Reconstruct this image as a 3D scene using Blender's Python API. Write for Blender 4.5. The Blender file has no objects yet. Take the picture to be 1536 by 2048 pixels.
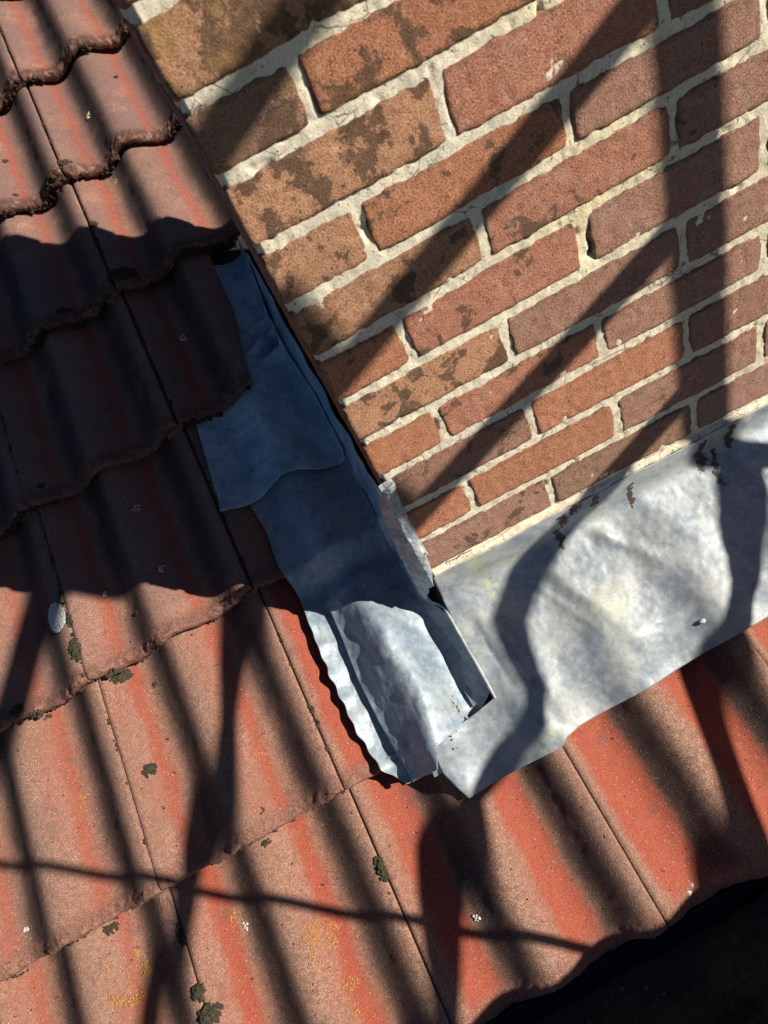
import bpy, math, random
import numpy as np
from mathutils import Vector, Matrix
R_=math.radians
SC=bpy.context.scene; COL=SC.collection
# ---------------------------------------------------------------- camera
CAM=Vector((-0.010215,-0.616231,0.692789))
CX=Vector((0.87386555,-0.32041529,-0.3656406)); CY=Vector((-0.48615066,-0.58220378,-0.65168726)); CZ=Vector((-0.00406678,0.74724347,-0.66453793))
cd=bpy.data.cameras.new('camera'); cam=bpy.data.objects.new('camera',cd); COL.objects.link(cam); SC.camera=cam
m=Matrix((CX,-CY,-CZ)).transposed().to_4x4(); m.translation=CAM; cam.matrix_world=m
cd.sensor_fit='VERTICAL'; cd.sensor_height=36; cd.sensor_width=27; cd.lens=1291.92*36/2048
cd.clip_start=.02; cd.clip_end=400
cd.dof.use_dof=True; cd.dof.focus_distance=.98; cd.dof.aperture_fstop=7
# ---------------------------------------------------------------- light
SUN_EL=R_(28); SUN_AZ=math.atan2(.77595,-.42131)
L=Vector((math.sin(SUN_AZ)*math.cos(SUN_EL),math.cos(SUN_AZ)*math.cos(SUN_EL),math.sin(SUN_EL)))
w=bpy.data.worlds.new('World'); SC.world=w; w.use_nodes=True
nt=w.node_tree; bg=nt.nodes['Background']; sky=nt.nodes.new('ShaderNodeTexSky'); sky.sky_type='NISHITA'; sky.sun_disc=False
sky.sun_elevation=SUN_EL; sky.sun_rotation=SUN_AZ; sky.ozone_density=3.0; sky.dust_density=.0; sky.air_density=.40
nt.links.new(sky.outputs[0],bg.inputs[0]); bg.inputs[1].default_value=.05
sl=bpy.data.lights.new('sun','SUN'); sl.energy=5.0; sl.angle=R_(.45); sl.color=(1,.93,.82)
so=bpy.data.objects.new('sun',sl); COL.objects.link(so); so.rotation_mode='QUATERNION'; so.rotation_quaternion=L.to_track_quat('Z','Y')
SC.view_settings.view_transform='Standard'; SC.view_settings.look='None'; SC.view_settings.gamma=1; SC.view_settings.exposure=.42
SC.cycles.max_bounces=6
# ---------------------------------------------------------------- roof frame
TH=.520147947561858; ZR=-.0595206
ct,st=math.cos(TH),math.sin(TH)
SE=[.500,.172,-.157,-.488,-.817,-1.144,-1.470,-1.800,-2.13]   # lower ends of the tile rows, down the slope
G=.330; STEP=.030; AMP=.031; VP=.54; PER=.149; CR0=.035
def prof(x): return float(profa(x))
def rowh(s):
    for i in range(len(SE)-1):
        if s>SE[i+1] or i==len(SE)-2:
            return -STEP*(SE[i]-s)/G
    return 0
def ss(a,b,t):
    t=min(1,max(0,(t-a)/(b-a))); return t*t*(3-2*t)
def lerpl(pts,t):
    if t<=pts[0][0]: return pts[0][1]
    for (a,u),(b,v) in zip(pts,pts[1:]):
        if t<=b: return u+(v-u)*(t-a)/(b-a)
    return pts[-1][1]
def rowsm(s,e,w):      # row height that rolls over the step at e within w
    if s<=e: return -STEP*(e-s)/G
    lo=-STEP*(G-w)/G
    if s<e+w: return lo*ss(0,w,s-e)**.8
    return -STEP*(e+G-s)/G
def Hap(x,s): return .004+rowsm(s,.176,.085)+prof(x)*(.12+.38*ss(0,.25,s))
def RP(x,s,h): return np.array((x,-s*ct-h*st,ZR-s*st+h*ct))
def RPa(x,s,h): return np.stack([x,-s*ct-h*st,ZR-s*st+h*ct],-1)
def profa(x):
    p=np.mod((np.asarray(x,float)-CR0)/PER,1.); return -AMP*(1-np.cos(2*np.pi*np.where(p<VP,p/VP*.5,.5+(np.clip((p-VP)/(1-VP),0,1)**1.12)*.5)))/2
def ssa(a,b,t): t=np.clip((t-a)/(b-a),0,1); return t*t*(3-2*t)
def rowsma(s,e,w):
    lo=-STEP*(G-w)/G
    return np.where(s<=e,-STEP*(e-s)/G,np.where(s<e+w,lo*ssa(0,w,s-e)**.8,-STEP*(e+G-s)/G))
# ---------------------------------------------------------------- noise
_rng=np.random.RandomState(7); _T=_rng.rand(4096)*2-1
def vnoise(x,y,z=0.,seed=0):
    x=np.asarray(x,float); y=np.asarray(y,float); z=np.asarray(z,float)+x*0
    xi=np.floor(x).astype(np.int64); yi=np.floor(y).astype(np.int64); zi=np.floor(z).astype(np.int64)
    fx,fy,fz=x-xi,y-yi,z-zi
    fx,fy,fz=[f*f*f*(f*(f*6-15)+10) for f in (fx,fy,fz)]
    def h(a,b,c): 
        k=(a*73856093)^(b*19349663)^(c*83492791)^(seed*2654435761)
        k=(k^(k>>13))*1274126177; return _T[(k^(k>>16))&4095]
    r=0
    for dx in (0,1):
        for dy in (0,1):
            for dz in (0,1):
                r=r+h(xi+dx,yi+dy,zi+dz)*(fx if dx else 1-fx)*(fy if dy else 1-fy)*(fz if dz else 1-fz)
    return r
def tileh(X,S):
    h=np.zeros(np.broadcast(X,S).shape)-1
    for i,e in enumerate(SE[:-1]): h=np.where((S<=e)&(S>SE[i+1]-.04),np.maximum(h,-STEP*(e-S)/G),h)
    return h+profa(X)
def fbm(x,y,z=0.,o=4,seed=0,g=.5):
    r=0;a=1;f=1
    for i in range(o): r=r+a*vnoise(np.asarray(x)*f,np.asarray(y)*f,np.asarray(z)*f,seed+i*17); a*=g; f*=2.03
    return r
# ---------------------------------------------------------------- mesh helpers
def mkobj(name,verts,faces,mat,parent=None,loc=None,attrs=None,smooth=True):
    me=bpy.data.meshes.new(name); verts=np.asarray(verts,float)
    if loc is None: loc=verts.mean(0) if parent is None else np.zeros(3)
    base=np.array(loc,float)
    if parent is not None: base=np.array(parent.matrix_basis.translation)+base
    me.from_pydata((verts-base).tolist(),[],faces if isinstance(faces,list) else faces.tolist())
    if smooth: me.polygons.foreach_set('use_smooth',[True]*len(me.polygons))
    if attrs:
        for k,v in attrs.items():
            v=np.asarray(v,float)
            if v.ndim==1:
                a=me.attributes.new(k,'FLOAT','POINT'); a.data.foreach_set('value',v)
            else:
                a=me.attributes.new(k,'FLOAT_VECTOR','POINT'); a.data.foreach_set('vector',v.ravel())
    me.materials.append(mat); me.update()
    o=bpy.data.objects.new(name,me); COL.objects.link(o); o.location=loc
    if parent is not None: o.parent=parent
    return o
def tag(o,label=None,cat=None,group=None,kind=None):
    if label: o['label']=label
    if cat: o['category']=cat
    if group: o['group']=group
    if kind: o['kind']=kind
    return o
def gfaces(nu,nv,off=0,flip=False):
    i=np.arange(nu-1)[:,None]; j=np.arange(nv-1)[None,:]
    a=(i*nv+j).ravel()+off
    f=np.stack([a,a+nv,a+nv+1,a+1],1)
    return f[:,::-1] if flip else f
def closed_sheet(P,th,N=None):      # P nu,nv,3 top surface -> sheet of thickness th (both faces and rim)
    nu,nv,_=P.shape
    du=np.gradient(P,axis=0); dv=np.gradient(P,axis=1); n=np.cross(du,dv); n/=np.linalg.norm(n,axis=2,keepdims=True)+1e-12
    if n[...,2].mean()<0: n=-n; fl=True
    else: fl=False
    Q=P-n*th; V=np.concatenate([P.reshape(-1,3),Q.reshape(-1,3)]); F=[gfaces(nu,nv,0,fl),gfaces(nu,nv,nu*nv,not fl)]
    idx=np.arange(nu*nv).reshape(nu,nv); loop=np.concatenate([idx[:,0],idx[-1,1:],idx[-2::-1,-1],idx[0,-2:0:-1]])
    b=np.roll(loop,-1); r=np.stack([loop,b,b+nu*nv,loop+nu*nv],1)
    F.append(r if fl else r[:,::-1]); return V,np.concatenate(F)
def tube(pts,rad,ns=14):
    pts=[np.array(p,float) for p in pts]; V=[];F=[]
    rad=rad if hasattr(rad,'__len__') else [rad]*len(pts)
    d0=pts[1]-pts[0]; up=np.array((0,0,1.)) if abs(d0[2])<.9*np.linalg.norm(d0) else np.array((1.,0,0))
    for i,p in enumerate(pts):
        d=pts[min(i+1,len(pts)-1)]-pts[max(i-1,0)]; d/=np.linalg.norm(d)
        a=np.cross(d,up); a/=np.linalg.norm(a); b=np.cross(d,a)
        for k in range(ns):
            t=2*math.pi*k/ns; V.append(p+rad[i]*(a*math.cos(t)+b*math.sin(t)))
    for i in range(len(pts)-1):
        for k in range(ns): F.append((i*ns+k,i*ns+(k+1)%ns,(i+1)*ns+(k+1)%ns,(i+1)*ns+k))
    F.append(tuple(range(ns))[::-1]); F.append(tuple((len(pts)-1)*ns+k for k in range(ns)))
    return np.array(V),F
def box(c,d):
    c=np.array(c,float); d=np.array(d,float)/2
    V=np.array([c+d*np.array(q) for q in [(-1,-1,-1),(1,-1,-1),(1,1,-1),(-1,1,-1),(-1,-1,1),(1,-1,1),(1,1,1),(-1,1,1)]])
    return V,[(3,2,1,0),(4,5,6,7),(0,1,5,4),(1,2,6,5),(2,3,7,6),(3,0,4,7)]
# ---------------------------------------------------------------- materials
class NB:
    def __init__(s,name):
        s.m=bpy.data.materials.new(name); s.m.use_nodes=True; s.t=s.m.node_tree; s.n=s.t.nodes; s.b=s.n['Principled BSDF']
    def add(s,k,**a):
        n=s.n.new(k)
        for q,v in a.items(): setattr(n,q,v)
        return n
    def lk(s,a,b): s.t.links.new(a,b)
    def inp(s,sock,v):
        if hasattr(v,'is_linked') or isinstance(v,bpy.types.NodeSocket): s.lk(v,sock)
        elif isinstance(v,tuple) and len(v)==3 and sock.type=='RGBA': sock.default_value=(*v,1)
        else: sock.default_value=v
    def noise(s,scale,detail=4,rough=.55,vec=None,dist=0,kind='FBM'):
        n=s.add('ShaderNodeTexNoise'); n.inputs['Scale'].default_value=scale; n.inputs['Detail'].default_value=detail
        n.inputs['Roughness'].default_value=rough; n.inputs['Distortion'].default_value=dist
        s.lk(vec if vec is not None else s.P,n.inputs['Vector']); return n.outputs['Fac']
    def vor(s,scale,feat='F1',vec=None):
        n=s.add('ShaderNodeTexVoronoi',feature=feat); n.inputs['Scale'].default_value=scale; s.lk(vec if vec is not None else s.P,n.inputs['Vector']); return n.outputs['Distance']
    def pos(s):
        g=s.add('ShaderNodeNewGeometry'); s.P=g.outputs['Position']; return s.P   # world position: static objects only
    def attr(s,nm,vec=False):
        a=s.add('ShaderNodeAttribute'); a.attribute_name=nm; return a.outputs['Vector' if vec else 'Fac']
    def rng(s,v,a,b,c=0.,d=1.,smooth=True):
        n=s.add('ShaderNodeMapRange'); n.interpolation_type='SMOOTHSTEP' if smooth else 'LINEAR'
        s.lk(v,n.inputs['Value']); 
        for k,q in zip(('From Min','From Max','To Min','To Max'),(a,b,c,d)): s.inp(n.inputs[k],q)
        return n.outputs['Result']
    def math(s,op,a,b=None,c=None):
        n=s.add('ShaderNodeMath',operation=op); s.inp(n.inputs[0],a)
        if b is not None: s.inp(n.inputs[1],b)
        if c is not None: s.inp(n.inputs[2],c)
        return n.outputs[0]
    def mix(s,f,a,b,bl='MIX'):
        n=s.add('ShaderNodeMix',data_type='RGBA',blend_type=bl); s.inp(n.inputs[0],f); s.inp(n.inputs[6],a); s.inp(n.inputs[7],b); return n.outputs[2]
    def bump(s,h,dist,strength=1,prev=None):
        n=s.add('ShaderNodeBump'); n.inputs['Distance'].default_value=dist; n.inputs['Strength'].default_value=strength; s.lk(h,n.inputs['Height'])
        if prev is not None: s.lk(prev,n.inputs['Normal'])
        return n.outputs[0]
    def out(s,col,rough=.9,nrm=None,spec=.3,metal=0):
        s.inp(s.b.inputs['Base Color'],col); s.inp(s.b.inputs['Roughness'],rough); s.inp(s.b.inputs['Metallic'],metal); s.b.inputs['Specular IOR Level'].default_value=spec
        if nrm is not None: s.lk(nrm,s.b.inputs['Normal'])
        return s.m
def hump(N,ph,c,wd,soft):     # 1 inside |ph-c|<wd
    d=N.math('ABSOLUTE',N.math('SUBTRACT',ph,c)); return N.rng(d,wd+soft,wd-soft)
def m_tile():
    N=NB('concrete_tile'); N.pos()
    ph=N.attr('ph'); fv=N.attr('fv'); old=N.attr('old'); rd=N.attr('red')
    n1=N.noise(14,5,.6); n2=N.noise(60,5,.65); n3=N.noise(560,3,.72); n4=N.noise(1100,2,.6); n5=N.noise(5,3,.6); n6=N.noise(130,4,.7)
    phn=N.math('ADD',ph,N.math('MULTIPLY',N.math('SUBTRACT',n1,.5),.16)); phn=N.math('FRACT',N.math('ADD',phn,N.math('MULTIPLY',N.math('SUBTRACT',n2,.5),.07)))
    tan=N.mix(N.rng(n2,.35,.7),(.33,.118,.078),(.35,.18,.12))
    tan=N.mix(N.rng(n3,.44,.60),tan,(.52,.33,.235))
    tan=N.mix(N.math('MULTIPLY',N.rng(n3,.5,.36),.75),tan,(.18,.075,.05))
    tan=N.mix(N.math('MULTIPLY',N.rng(n6,.46,.64),.6),tan,(.17,.098,.070))
    tan=N.mix(N.rng(n5,.35,.62,0.,.45),tan,(.255,.15,.105))
    grey=N.mix(N.rng(n3,.4,.65),(.165,.088,.074),(.29,.185,.158))
    c=N.mix(N.math('MULTIPLY',old,N.rng(n1,.22,.55)),tan,grey)
    # flank facing away from the sun: shade painted in over mild dark lichen
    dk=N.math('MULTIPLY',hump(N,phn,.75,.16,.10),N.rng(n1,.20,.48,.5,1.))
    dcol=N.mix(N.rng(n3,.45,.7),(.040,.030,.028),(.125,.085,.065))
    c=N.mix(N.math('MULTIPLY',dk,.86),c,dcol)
    # washed red stripe at the foot of the roll
    rwd=N.math('MULTIPLY_ADD',N.math('MAXIMUM',N.math('SUBTRACT',rd,1.),0.),.20,.058)
    rs_=N.math('MULTIPLY',N.rng(N.math('ABSOLUTE',N.math('SUBTRACT',phn,.40)),N.math('ADD',rwd,.06),N.math('SUBTRACT',rwd,.045)),N.math('MINIMUM',rd,1.))
    rs_=N.math('MULTIPLY',rs_,N.rng(n2,.2,.45,.55,1.))
    c=N.mix(N.math('MULTIPLY',N.rng(N.math('ABSOLUTE',N.math('SUBTRACT',phn,.36)),.34,.10),N.math('MULTIPLY',N.math('MULTIPLY_ADD',old,-.6,1.),N.rng(N.noise(9,3,.6),.35,.65,.10,.48))),c,(.32,.085,.05))
    c=N.mix(rs_,c,N.mix(N.rng(n3,.4,.65),(.30,.058,.032),(.42,.12,.070)))
    blot=N.math('MULTIPLY',N.rng(N.noise(30,4,.7),.57,.68),.45)
    c=N.mix(blot,c,N.mix(n3,(.09,.06,.05),(.22,.14,.105)))
    # grit, pits and pale specks
    sp=N.vor(190); c=N.mix(N.math('MULTIPLY',N.rng(sp,.15,.07),N.rng(N.noise(80,2,.5),.44,.56)),c,(.66,.54,.44))
    pit=N.rng(N.noise(150,2,.5),.70,.76); c=N.mix(pit,c,(.05,.025,.02))
    # front edge
    fe=N.rng(N.math('ADD',fv,N.math('MULTIPLY',N.math('SUBTRACT',n2,.5),.02)),.032,.012); fe=N.math('MULTIPLY',fe,N.rng(n2,.3,.6,.55,1.)); 
    fc=N.mix(N.rng(n3,.4,.62),(.20,.080,.058),(.40,.21,.15)); fc=N.mix(N.math('MULTIPLY',N.rng(n2,.62,.46),old),fc,(.085,.045,.034))
    c=N.mix(fe,c,fc)
    hh=N.math('ADD',N.math('MULTIPLY',n4,.5),n3); nb=N.bump(hh,.0016,.75)
    nb=N.bump(N.math('MULTIPLY',n2,N.math('ADD',.35,N.math('MULTIPLY',fe,2.2))),.003,.7,nb); nb=N.bump(N.math('MULTIPLY',pit,-1.),.002,.8,nb)
    return N.out(c,N.rng(n2,.3,.7,.72,.95),nb,.35)
def m_brick():
    N=NB('weathered_brick'); N.pos()
    bc=N.attr('bc',True); pt=N.attr('patch'); yl=N.attr('yell')
    n1=N.noise(22,5,.62,dist=.4); n2=N.noise(70,5,.7); n3=N.noise(600,3,.75); n4=N.noise(1300,2,.6)
    c=N.mix(N.rng(n2,.35,.68),N.mix(1,bc,(.72,.66,.62),'MULTIPLY'),bc)
    c=N.mix(N.math('MULTIPLY',N.rng(n3,.48,.62),.75),c,N.mix(.5,bc,(.74,.50,.36)))
    c=N.mix(N.math('MULTIPLY',N.rng(n3,.50,.38),.62),c,(.15,.062,.04))
    thr=N.math('SUBTRACT',.72,N.math('MULTIPLY',pt,.34))
    mix=N.math('ADD',N.math('MULTIPLY',n1,.72),N.math('MULTIPLY',n2,.28))
    pm=N.rng(mix,thr,N.math('ADD',thr,.035))
    c=N.mix(N.math('MULTIPLY',pm,.9),c,N.mix(N.rng(n3,.4,.65),(.13,.075,.045),(.22,.135,.085)))
    pale=N.math('MULTIPLY',N.rng(N.noise(38,4,.75),.50,.70),.6); c=N.mix(N.math('MULTIPLY',pale,N.attr('pale')),c,(.56,.40,.34))
    ym=N.math('MULTIPLY',N.rng(N.noise(30,4,.6),.48,.60),yl); c=N.mix(ym,c,N.mix(n3,(.44,.24,.07),(.60,.38,.15)))
    ed=N.math('MULTIPLY',N.attr('ed'),N.rng(n2,.36,.60)); c=N.mix(N.math('MULTIPLY',ed,.75),c,(.10,.062,.045))
    n7=N.noise(120,4,.75); c=N.mix(N.math('MULTIPLY',N.rng(n7,.56,.68),.35),c,(.60,.44,.34)); c=N.mix(N.math('MULTIPLY',N.rng(n7,.42,.32),.55),c,(.16,.08,.055))
    pit=N.rng(N.noise(240,3,.6),.64,.72); c=N.mix(N.math('MULTIPLY',pit,.8),c,(.06,.03,.022))
    hh=N.math('ADD',N.math('MULTIPLY',n4,.5),n3); nb=N.bump(hh,.0024,1.); nb=N.bump(n2,.002,.6,nb); nb=N.bump(N.math('MULTIPLY',pit,-1.),.0015,.8,nb)
    return N.out(c,.95,nb,.2)
def m_mortar():
    N=NB('lime_mortar'); N.pos(); n1=N.noise(9,4,.6); n2=N.noise(60,5,.7); n3=N.noise(420,3,.75)
    c=N.mix(N.rng(n1,.4,.62),(.76,.68,.53),(.84,.75,.54)); c=N.mix(N.math('MULTIPLY',N.attr('yell'),.7),c,(.78,.66,.34))
    c=N.mix(N.rng(n3,.45,.7),c,(.90,.83,.66)); c=N.mix(N.math('MULTIPLY',N.rng(n3,.44,.33),.5),c,(.36,.29,.21))
    c=N.mix(N.math('MULTIPLY',N.rng(n2,.38,.25),.6),c,(.30,.24,.18))
    ck=N.math('MULTIPLY',N.rng(N.vor(34,'DISTANCE_TO_EDGE'),.022,.006),N.rng(N.noise(14,3,.6),.50,.60)); c=N.mix(N.math('MULTIPLY',ck,.8),c,(.12,.09,.07))
    c=N.mix(N.math('MULTIPLY',N.rng(N.noise(26,4,.7),.52,.68),.4),c,(.50,.40,.30))
    pit=N.rng(N.noise(170,3,.6),.64,.71); c=N.mix(N.math('MULTIPLY',pit,.7),c,(.16,.12,.09))
    nb=N.bump(n3,.0014,.6); nb=N.bump(n2,.002,.4,nb); nb=N.bump(N.math('MULTIPLY',pit,-1.),.0018,.8,nb)
    return N.out(c,.95,nb,.2)
def m_lead(name,a,b,dark,mt=.22):
    N=NB(name); N.pos(); n1=N.noise(16,5,.6,dist=.5); n2=N.noise(85,6,.72); n3=N.noise(500,3,.6)
    c=N.mix(N.rng(n1,.36,.62),a,b); c=N.mix(N.math('MULTIPLY',N.rng(n2,.5,.68),.4),c,(.64,.65,.62)); c=N.mix(N.math('MULTIPLY',N.rng(n2,.47,.36),.45),c,dark)
    c=N.mix(N.math('MULTIPLY',N.rng(N.noise(210,3,.6),.62,.72),.6),c,dark)
    ye=N.math('MULTIPLY',N.attr('ye'),N.rng(n2,.35,.6)); c=N.mix(ye,c,(.52,.53,.30))
    br=N.math('MULTIPLY',N.attr('br'),1.); bm=N.rng(N.math('ADD',N.math('MULTIPLY',N.noise(150,5,.7),1.5),N.math('MULTIPLY',br,.72)),1.15,1.20); c=N.mix(bm,c,(.085,.048,.040))
    ring=N.vor(120); c=N.mix(N.math('MULTIPLY',N.math('MULTIPLY',N.rng(ring,.30,.24),N.rng(ring,.16,.22)),N.rng(n2,.45,.6,0.,.35)),c,dark)
    hh=N.math('ADD',n2,N.math('MULTIPLY',n3,.25)); nb=N.bump(N.noise(40,4,.5),.002,.3); nb=N.bump(hh,.0006,.6,nb)
    return N.out(c,N.rng(n1,.3,.7,.50,.66),nb,.5,N.rng(bm,0,1,mt,.03))
def m_plain(name,a,b,sc=60,rough=.9,bd=.002,metal=0,spec=.3):
    N=NB(name); N.pos(); n=N.noise(sc,5,.65); n3=N.noise(sc*7,3,.6); c=N.mix(N.rng(n,.35,.65),a,b); c=N.mix(N.math('MULTIPLY',n3,.4),c,tuple(x*1.5 for x in b))
    return N.out(c,rough,N.bump(N.math('ADD',n,n3),bd,.8),spec,metal)
M=dict(tile=m_tile(),brick=m_brick(),mortar=m_mortar(),
 lead=m_lead('pale_lead',(.28,.33,.37),(.44,.46,.455),(.19,.23,.27)),
 leadb=m_lead('sky_fill_lead',(.30,.45,.54),(.50,.64,.72),(.14,.24,.27),.30),  # paler, bluer lead: skylight on the shaded sheets put into the colour
 leads=m_lead('blue_lead',(.24,.31,.37),(.36,.41,.45),(.14,.20,.24),.30),
 moss=m_plain('dry_moss',(.034,.031,.017),(.095,.083,.050),300,1,.003),
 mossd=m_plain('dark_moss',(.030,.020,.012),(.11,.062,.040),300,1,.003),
 orange=m_plain('orange_lichen',(.36,.15,.045),(.52,.28,.09),400,1,.001),
 white=m_plain('white_crust',(.52,.50,.46),(.72,.70,.66),300,1,.001),
 yellow=m_plain('yellow_lichen',(.62,.55,.22),(.75,.70,.40),300,1,.001),
 grit=m_plain('grit',(.38,.33,.27),(.62,.56,.47),300,1,.001),
 gritd=m_plain('wet_grit',(.10,.09,.075),(.22,.20,.17),300,1,.001),
 gutter=m_plain('painted_zinc',(.012,.014,.018),(.03,.034,.042),30,.6,.001,.3),
 silt=m_plain('wet_silt',(.045,.040,.034),(.12,.10,.075),160,1,.004),
 deck=m_plain('roofing_felt',(.02,.018,.017),(.04,.035,.03),60,1,.002),
 steel=m_plain('galvanised_steel',(.42,.43,.44),(.55,.56,.57),30,.5,.0005,.7),
 wood=m_plain('shade_board_wood',(.28,.19,.11),(.42,.30,.19),20,.9,.002),
 ground=m_plain('garden_ground',(.05,.07,.03),(.12,.12,.07),2,1,.02),
 wall=m_plain('house_render',(.5,.47,.42),(.6,.57,.52),8,.95,.003))
# ---------------------------------------------------------------- setting
V,F=box((0,20,-5.05),(400,400,.1)); tag(mkobj('ground',V,F,M['ground'],smooth=False),'green and brown garden ground far below the eaves',kind='structure')
c=[RP(x,s,h) for h in (-.075,-.105) for x,s in ((-3,.46),(3,.46),(3,-3.6),(-3,-3.6))]
tag(mkobj('roof_deck',c,[(0,1,2,3),(7,6,5,4),(0,4,5,1),(1,5,6,2),(2,6,7,3),(3,7,4,0)],M['deck'],smooth=False),'dark roofing felt deck lying under the red tiles',kind='structure')
V,F=box((0,1.62,-2.72),(5.8,4.,4.6)); V[4:6,2]=-.46; V[6:8,2]=-.46
tag(mkobj('house_wall',V,F,M['wall'],smooth=False),'pale rendered house wall below the dark gutter','wall')
# ---------------------------------------------------------------- roof tiles
SEAM=[.64,.3425,.045,-.2555,-.553,-.8505]
T_LAB={
(0,0):'eaves tile at the far right, mostly in shade, under the lead apron',
(0,1):'red eaves tile with dark brown stripe below the widest part of the apron',
(0,2):'eaves tile right below the pointed tip of the lead apron, above the gutter',
(0,3):'tile with orange lichen specks down its red stripe, bottom middle of the photo',
(0,4):'bottom left tile carrying the large round orange lichen ring',
(0,5):'tile at the bottom edge just outside the left of the photo',
(1,2):'clean red tile mostly hidden by the lower side lead with scalloped edge',
(1,3):'sunlit tile left of the scalloped lead edge, with V shaped ladder shadow',
(1,4):'sunlit tile with bright red stripe, orange lichen streak and round moss cushion',
(1,5):'tile at the left edge crossed by the thin cable shadow',
(2,2):'dark red tile strip in chimney shadow between tile joint and upper lead sheet',
(2,3):'half shaded tile with two pale star lichens and wavy shadow edge',
(2,4):'tile at the left edge with white bird dropping on its right joint',
(3,2):'dark tile whose cut side meets the top of the blue lead',
(3,3):'fully shaded dark tile with faint maroon stripe, left of the blue lead',
(3,4):'shaded tile at the left edge with a single black moss spot',
(4,2):'tile beside the chimney corner where the wavy shadow begins',
(4,3):'tile at the left edge half covered by the upper wavy shadow',
(4,4):'dark tile at the left edge above the shaded rows',
(5,2):'mossy fronted tile with small yellow lichen against the bricks',
(5,3):'purple grey tile at left with green moss at its right joint',
(6,2):'uppermost tile next to the chimney with heavily crumbled front edge',
(6,3):'tile in the top left corner with moss in its joint'}
def tile(r,c):
    xr=SEAM[c]; xl=xr-.2975; se=SE[r]; rr=random.Random(r*31+c); old=[0.05,.2,.45,.6,.85,1,1,1][r]
    if r>=2 and c==4: old=min(1,old+.15)
    u=np.concatenate([[-.034,-.020,-.008,-.001,.0014,.0026,.0045],np.linspace(.008,.292,86),[.2945,.2968,.2975,.2975]])
    x=xl+u; gv=np.linspace(.0105,G+.05,104)
    fs=[(.016,-.019),(.003,-.0195),(.0005,-.0165),(-.0005,-.011),(.0004,-.006),(.0022,-.0025),(.0050,-.0008),(.0078,0)]
    v=np.concatenate([[a for a,_ in fs],gv]); dh=np.concatenate([[b for _,b in fs],gv*0])
    U,Vv=np.meshgrid(x,v,indexing='ij'); DH=np.broadcast_to(dh,U.shape).copy(); uu=np.broadcast_to(u[:,None],U.shape)
    ow=(1.5+1.9*old)
    s=se-Vv+ (fbm(U*38,U*0+r*3.3+c,o=3,seed=c)*.0012*ow)*np.clip(1-Vv/.03,0,1)
    H=-STEP*Vv/G+profa(U)*(1+rr.uniform(-.06,.06))+DH
    H+= -.013*(1-ssa(-.004,.0018,uu))-.0025*(1-ssa(.0014,.006,uu))   # underlap
    H[-1]-=.009; H[-2]-=.0015; H[-3]-=.0004
    edge=np.clip(1-Vv/.022,0,1)
    H+=fbm(U*9,s*9,r+c*2.1,o=3,seed=3)*.0011+fbm(U*70,s*70,r*1.0,o=3,seed=5)*.00028+fbm(U*150,s*150+Vv*0,DH*150,o=3,seed=9)*.0011*ow*edge+fbm(U*420,s*420,DH*420,o=2,seed=10)*.0005*ow*edge
    H+=rr.uniform(-.0012,.0012)+(uu-.15)*rr.uniform(-.006,.006)
    U2=U+rr.uniform(-.0012,.0012); 
    if (r,c)==(3,2):
        cut=np.interp(s,[-.83,-.66,-.57,-.488],[-.070,-.078,-.095,-.107]); f=(cut-xl)/.2975; U2=np.where(U2>xl,xl+(U2-xl)*f,U2)
        H=H-profa(U)+profa(U2)
    if (r,c) in ((2,2),(4,2)) :
        lim=-.0035 if r==2 else .045
        f=(lim-xl)/.2975; U2=np.where(U2>xl,xl+(U2-xl)*f,U2); H=H-profa(U)+profa(U2)
    P=RPa(U2,s,H); nu,nv=U.shape
    ph=(U2-CR0)/PER+20
    V=P.reshape(-1,3); Fc=gfaces(nu,nv); 
    n=np.cross(P[1,20]-P[0,20],P[0,21]-P[0,20]); 
    if n[2]<0: Fc=Fc[:,::-1]
    one=np.ones(nu*nv)
    red=rr.uniform(.55,.85)*(1 if old<.5 else .9)
    red={(0,0):1.9,(0,1):1.8,(0,2):1.45,(1,2):1.9,(0,3):1.1}.get((r,c),red); old=max(0,old+rr.uniform(-.12,.12))
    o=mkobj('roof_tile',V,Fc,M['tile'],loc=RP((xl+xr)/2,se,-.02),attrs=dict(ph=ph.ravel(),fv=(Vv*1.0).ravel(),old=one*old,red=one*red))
    tag(o,T_LAB.get((r,c),'red roof tile'),'roof tile','interlocking double roll roof tiles')
    if (old>.5 and r>=3) or r in (1,2):     # moss and crumbs packed under the front edge
        x1=float(U2[-1,8]); W=[];FF=[];k=0
        nb=int((230 if r>=3 else 70)*(x1-xl)/.2975); bs=1 if r>=3 else .55
        for i in range(nb):
            xx=rr.uniform(xl+.006,x1-.003); h0=float(-.004+rr.uniform(-.017,-.004)+profa(np.array(xx)))
            if vnoise(xx*30,r*1.7,c)<-.18: continue
            a,b=ball(rr.uniform(.0012,.0046)*bs,rr.random()*99,RP(xx,se+rr.uniform(-.003,.0035)*bs,h0),6,5,.45); W.append(a); FF+= [tuple(q+k for q in f) for f in b]; k+=len(a)
        for i in range(46 if r>=2 else 26):
            vv=rr.uniform(.01,.30); 
            if vnoise(vv*40,r*3.,c)<.0: continue
            a,b=ball(rr.uniform(.0010,.0028),rr.random()*99,RP(xl+.0005+rr.uniform(-.002,.003),se-vv,-STEP*vv/G+float(profa(np.array(xl)))+.0002),6,5,.5,(1,1.5,.6),BR); W.append(a); FF+= [tuple(q+k for q in f) for f in b]; k+=len(a)
        if W: mkobj('moss_fringe',np.concatenate(W),FF,M['mossd'],parent=o)
    return o
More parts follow.
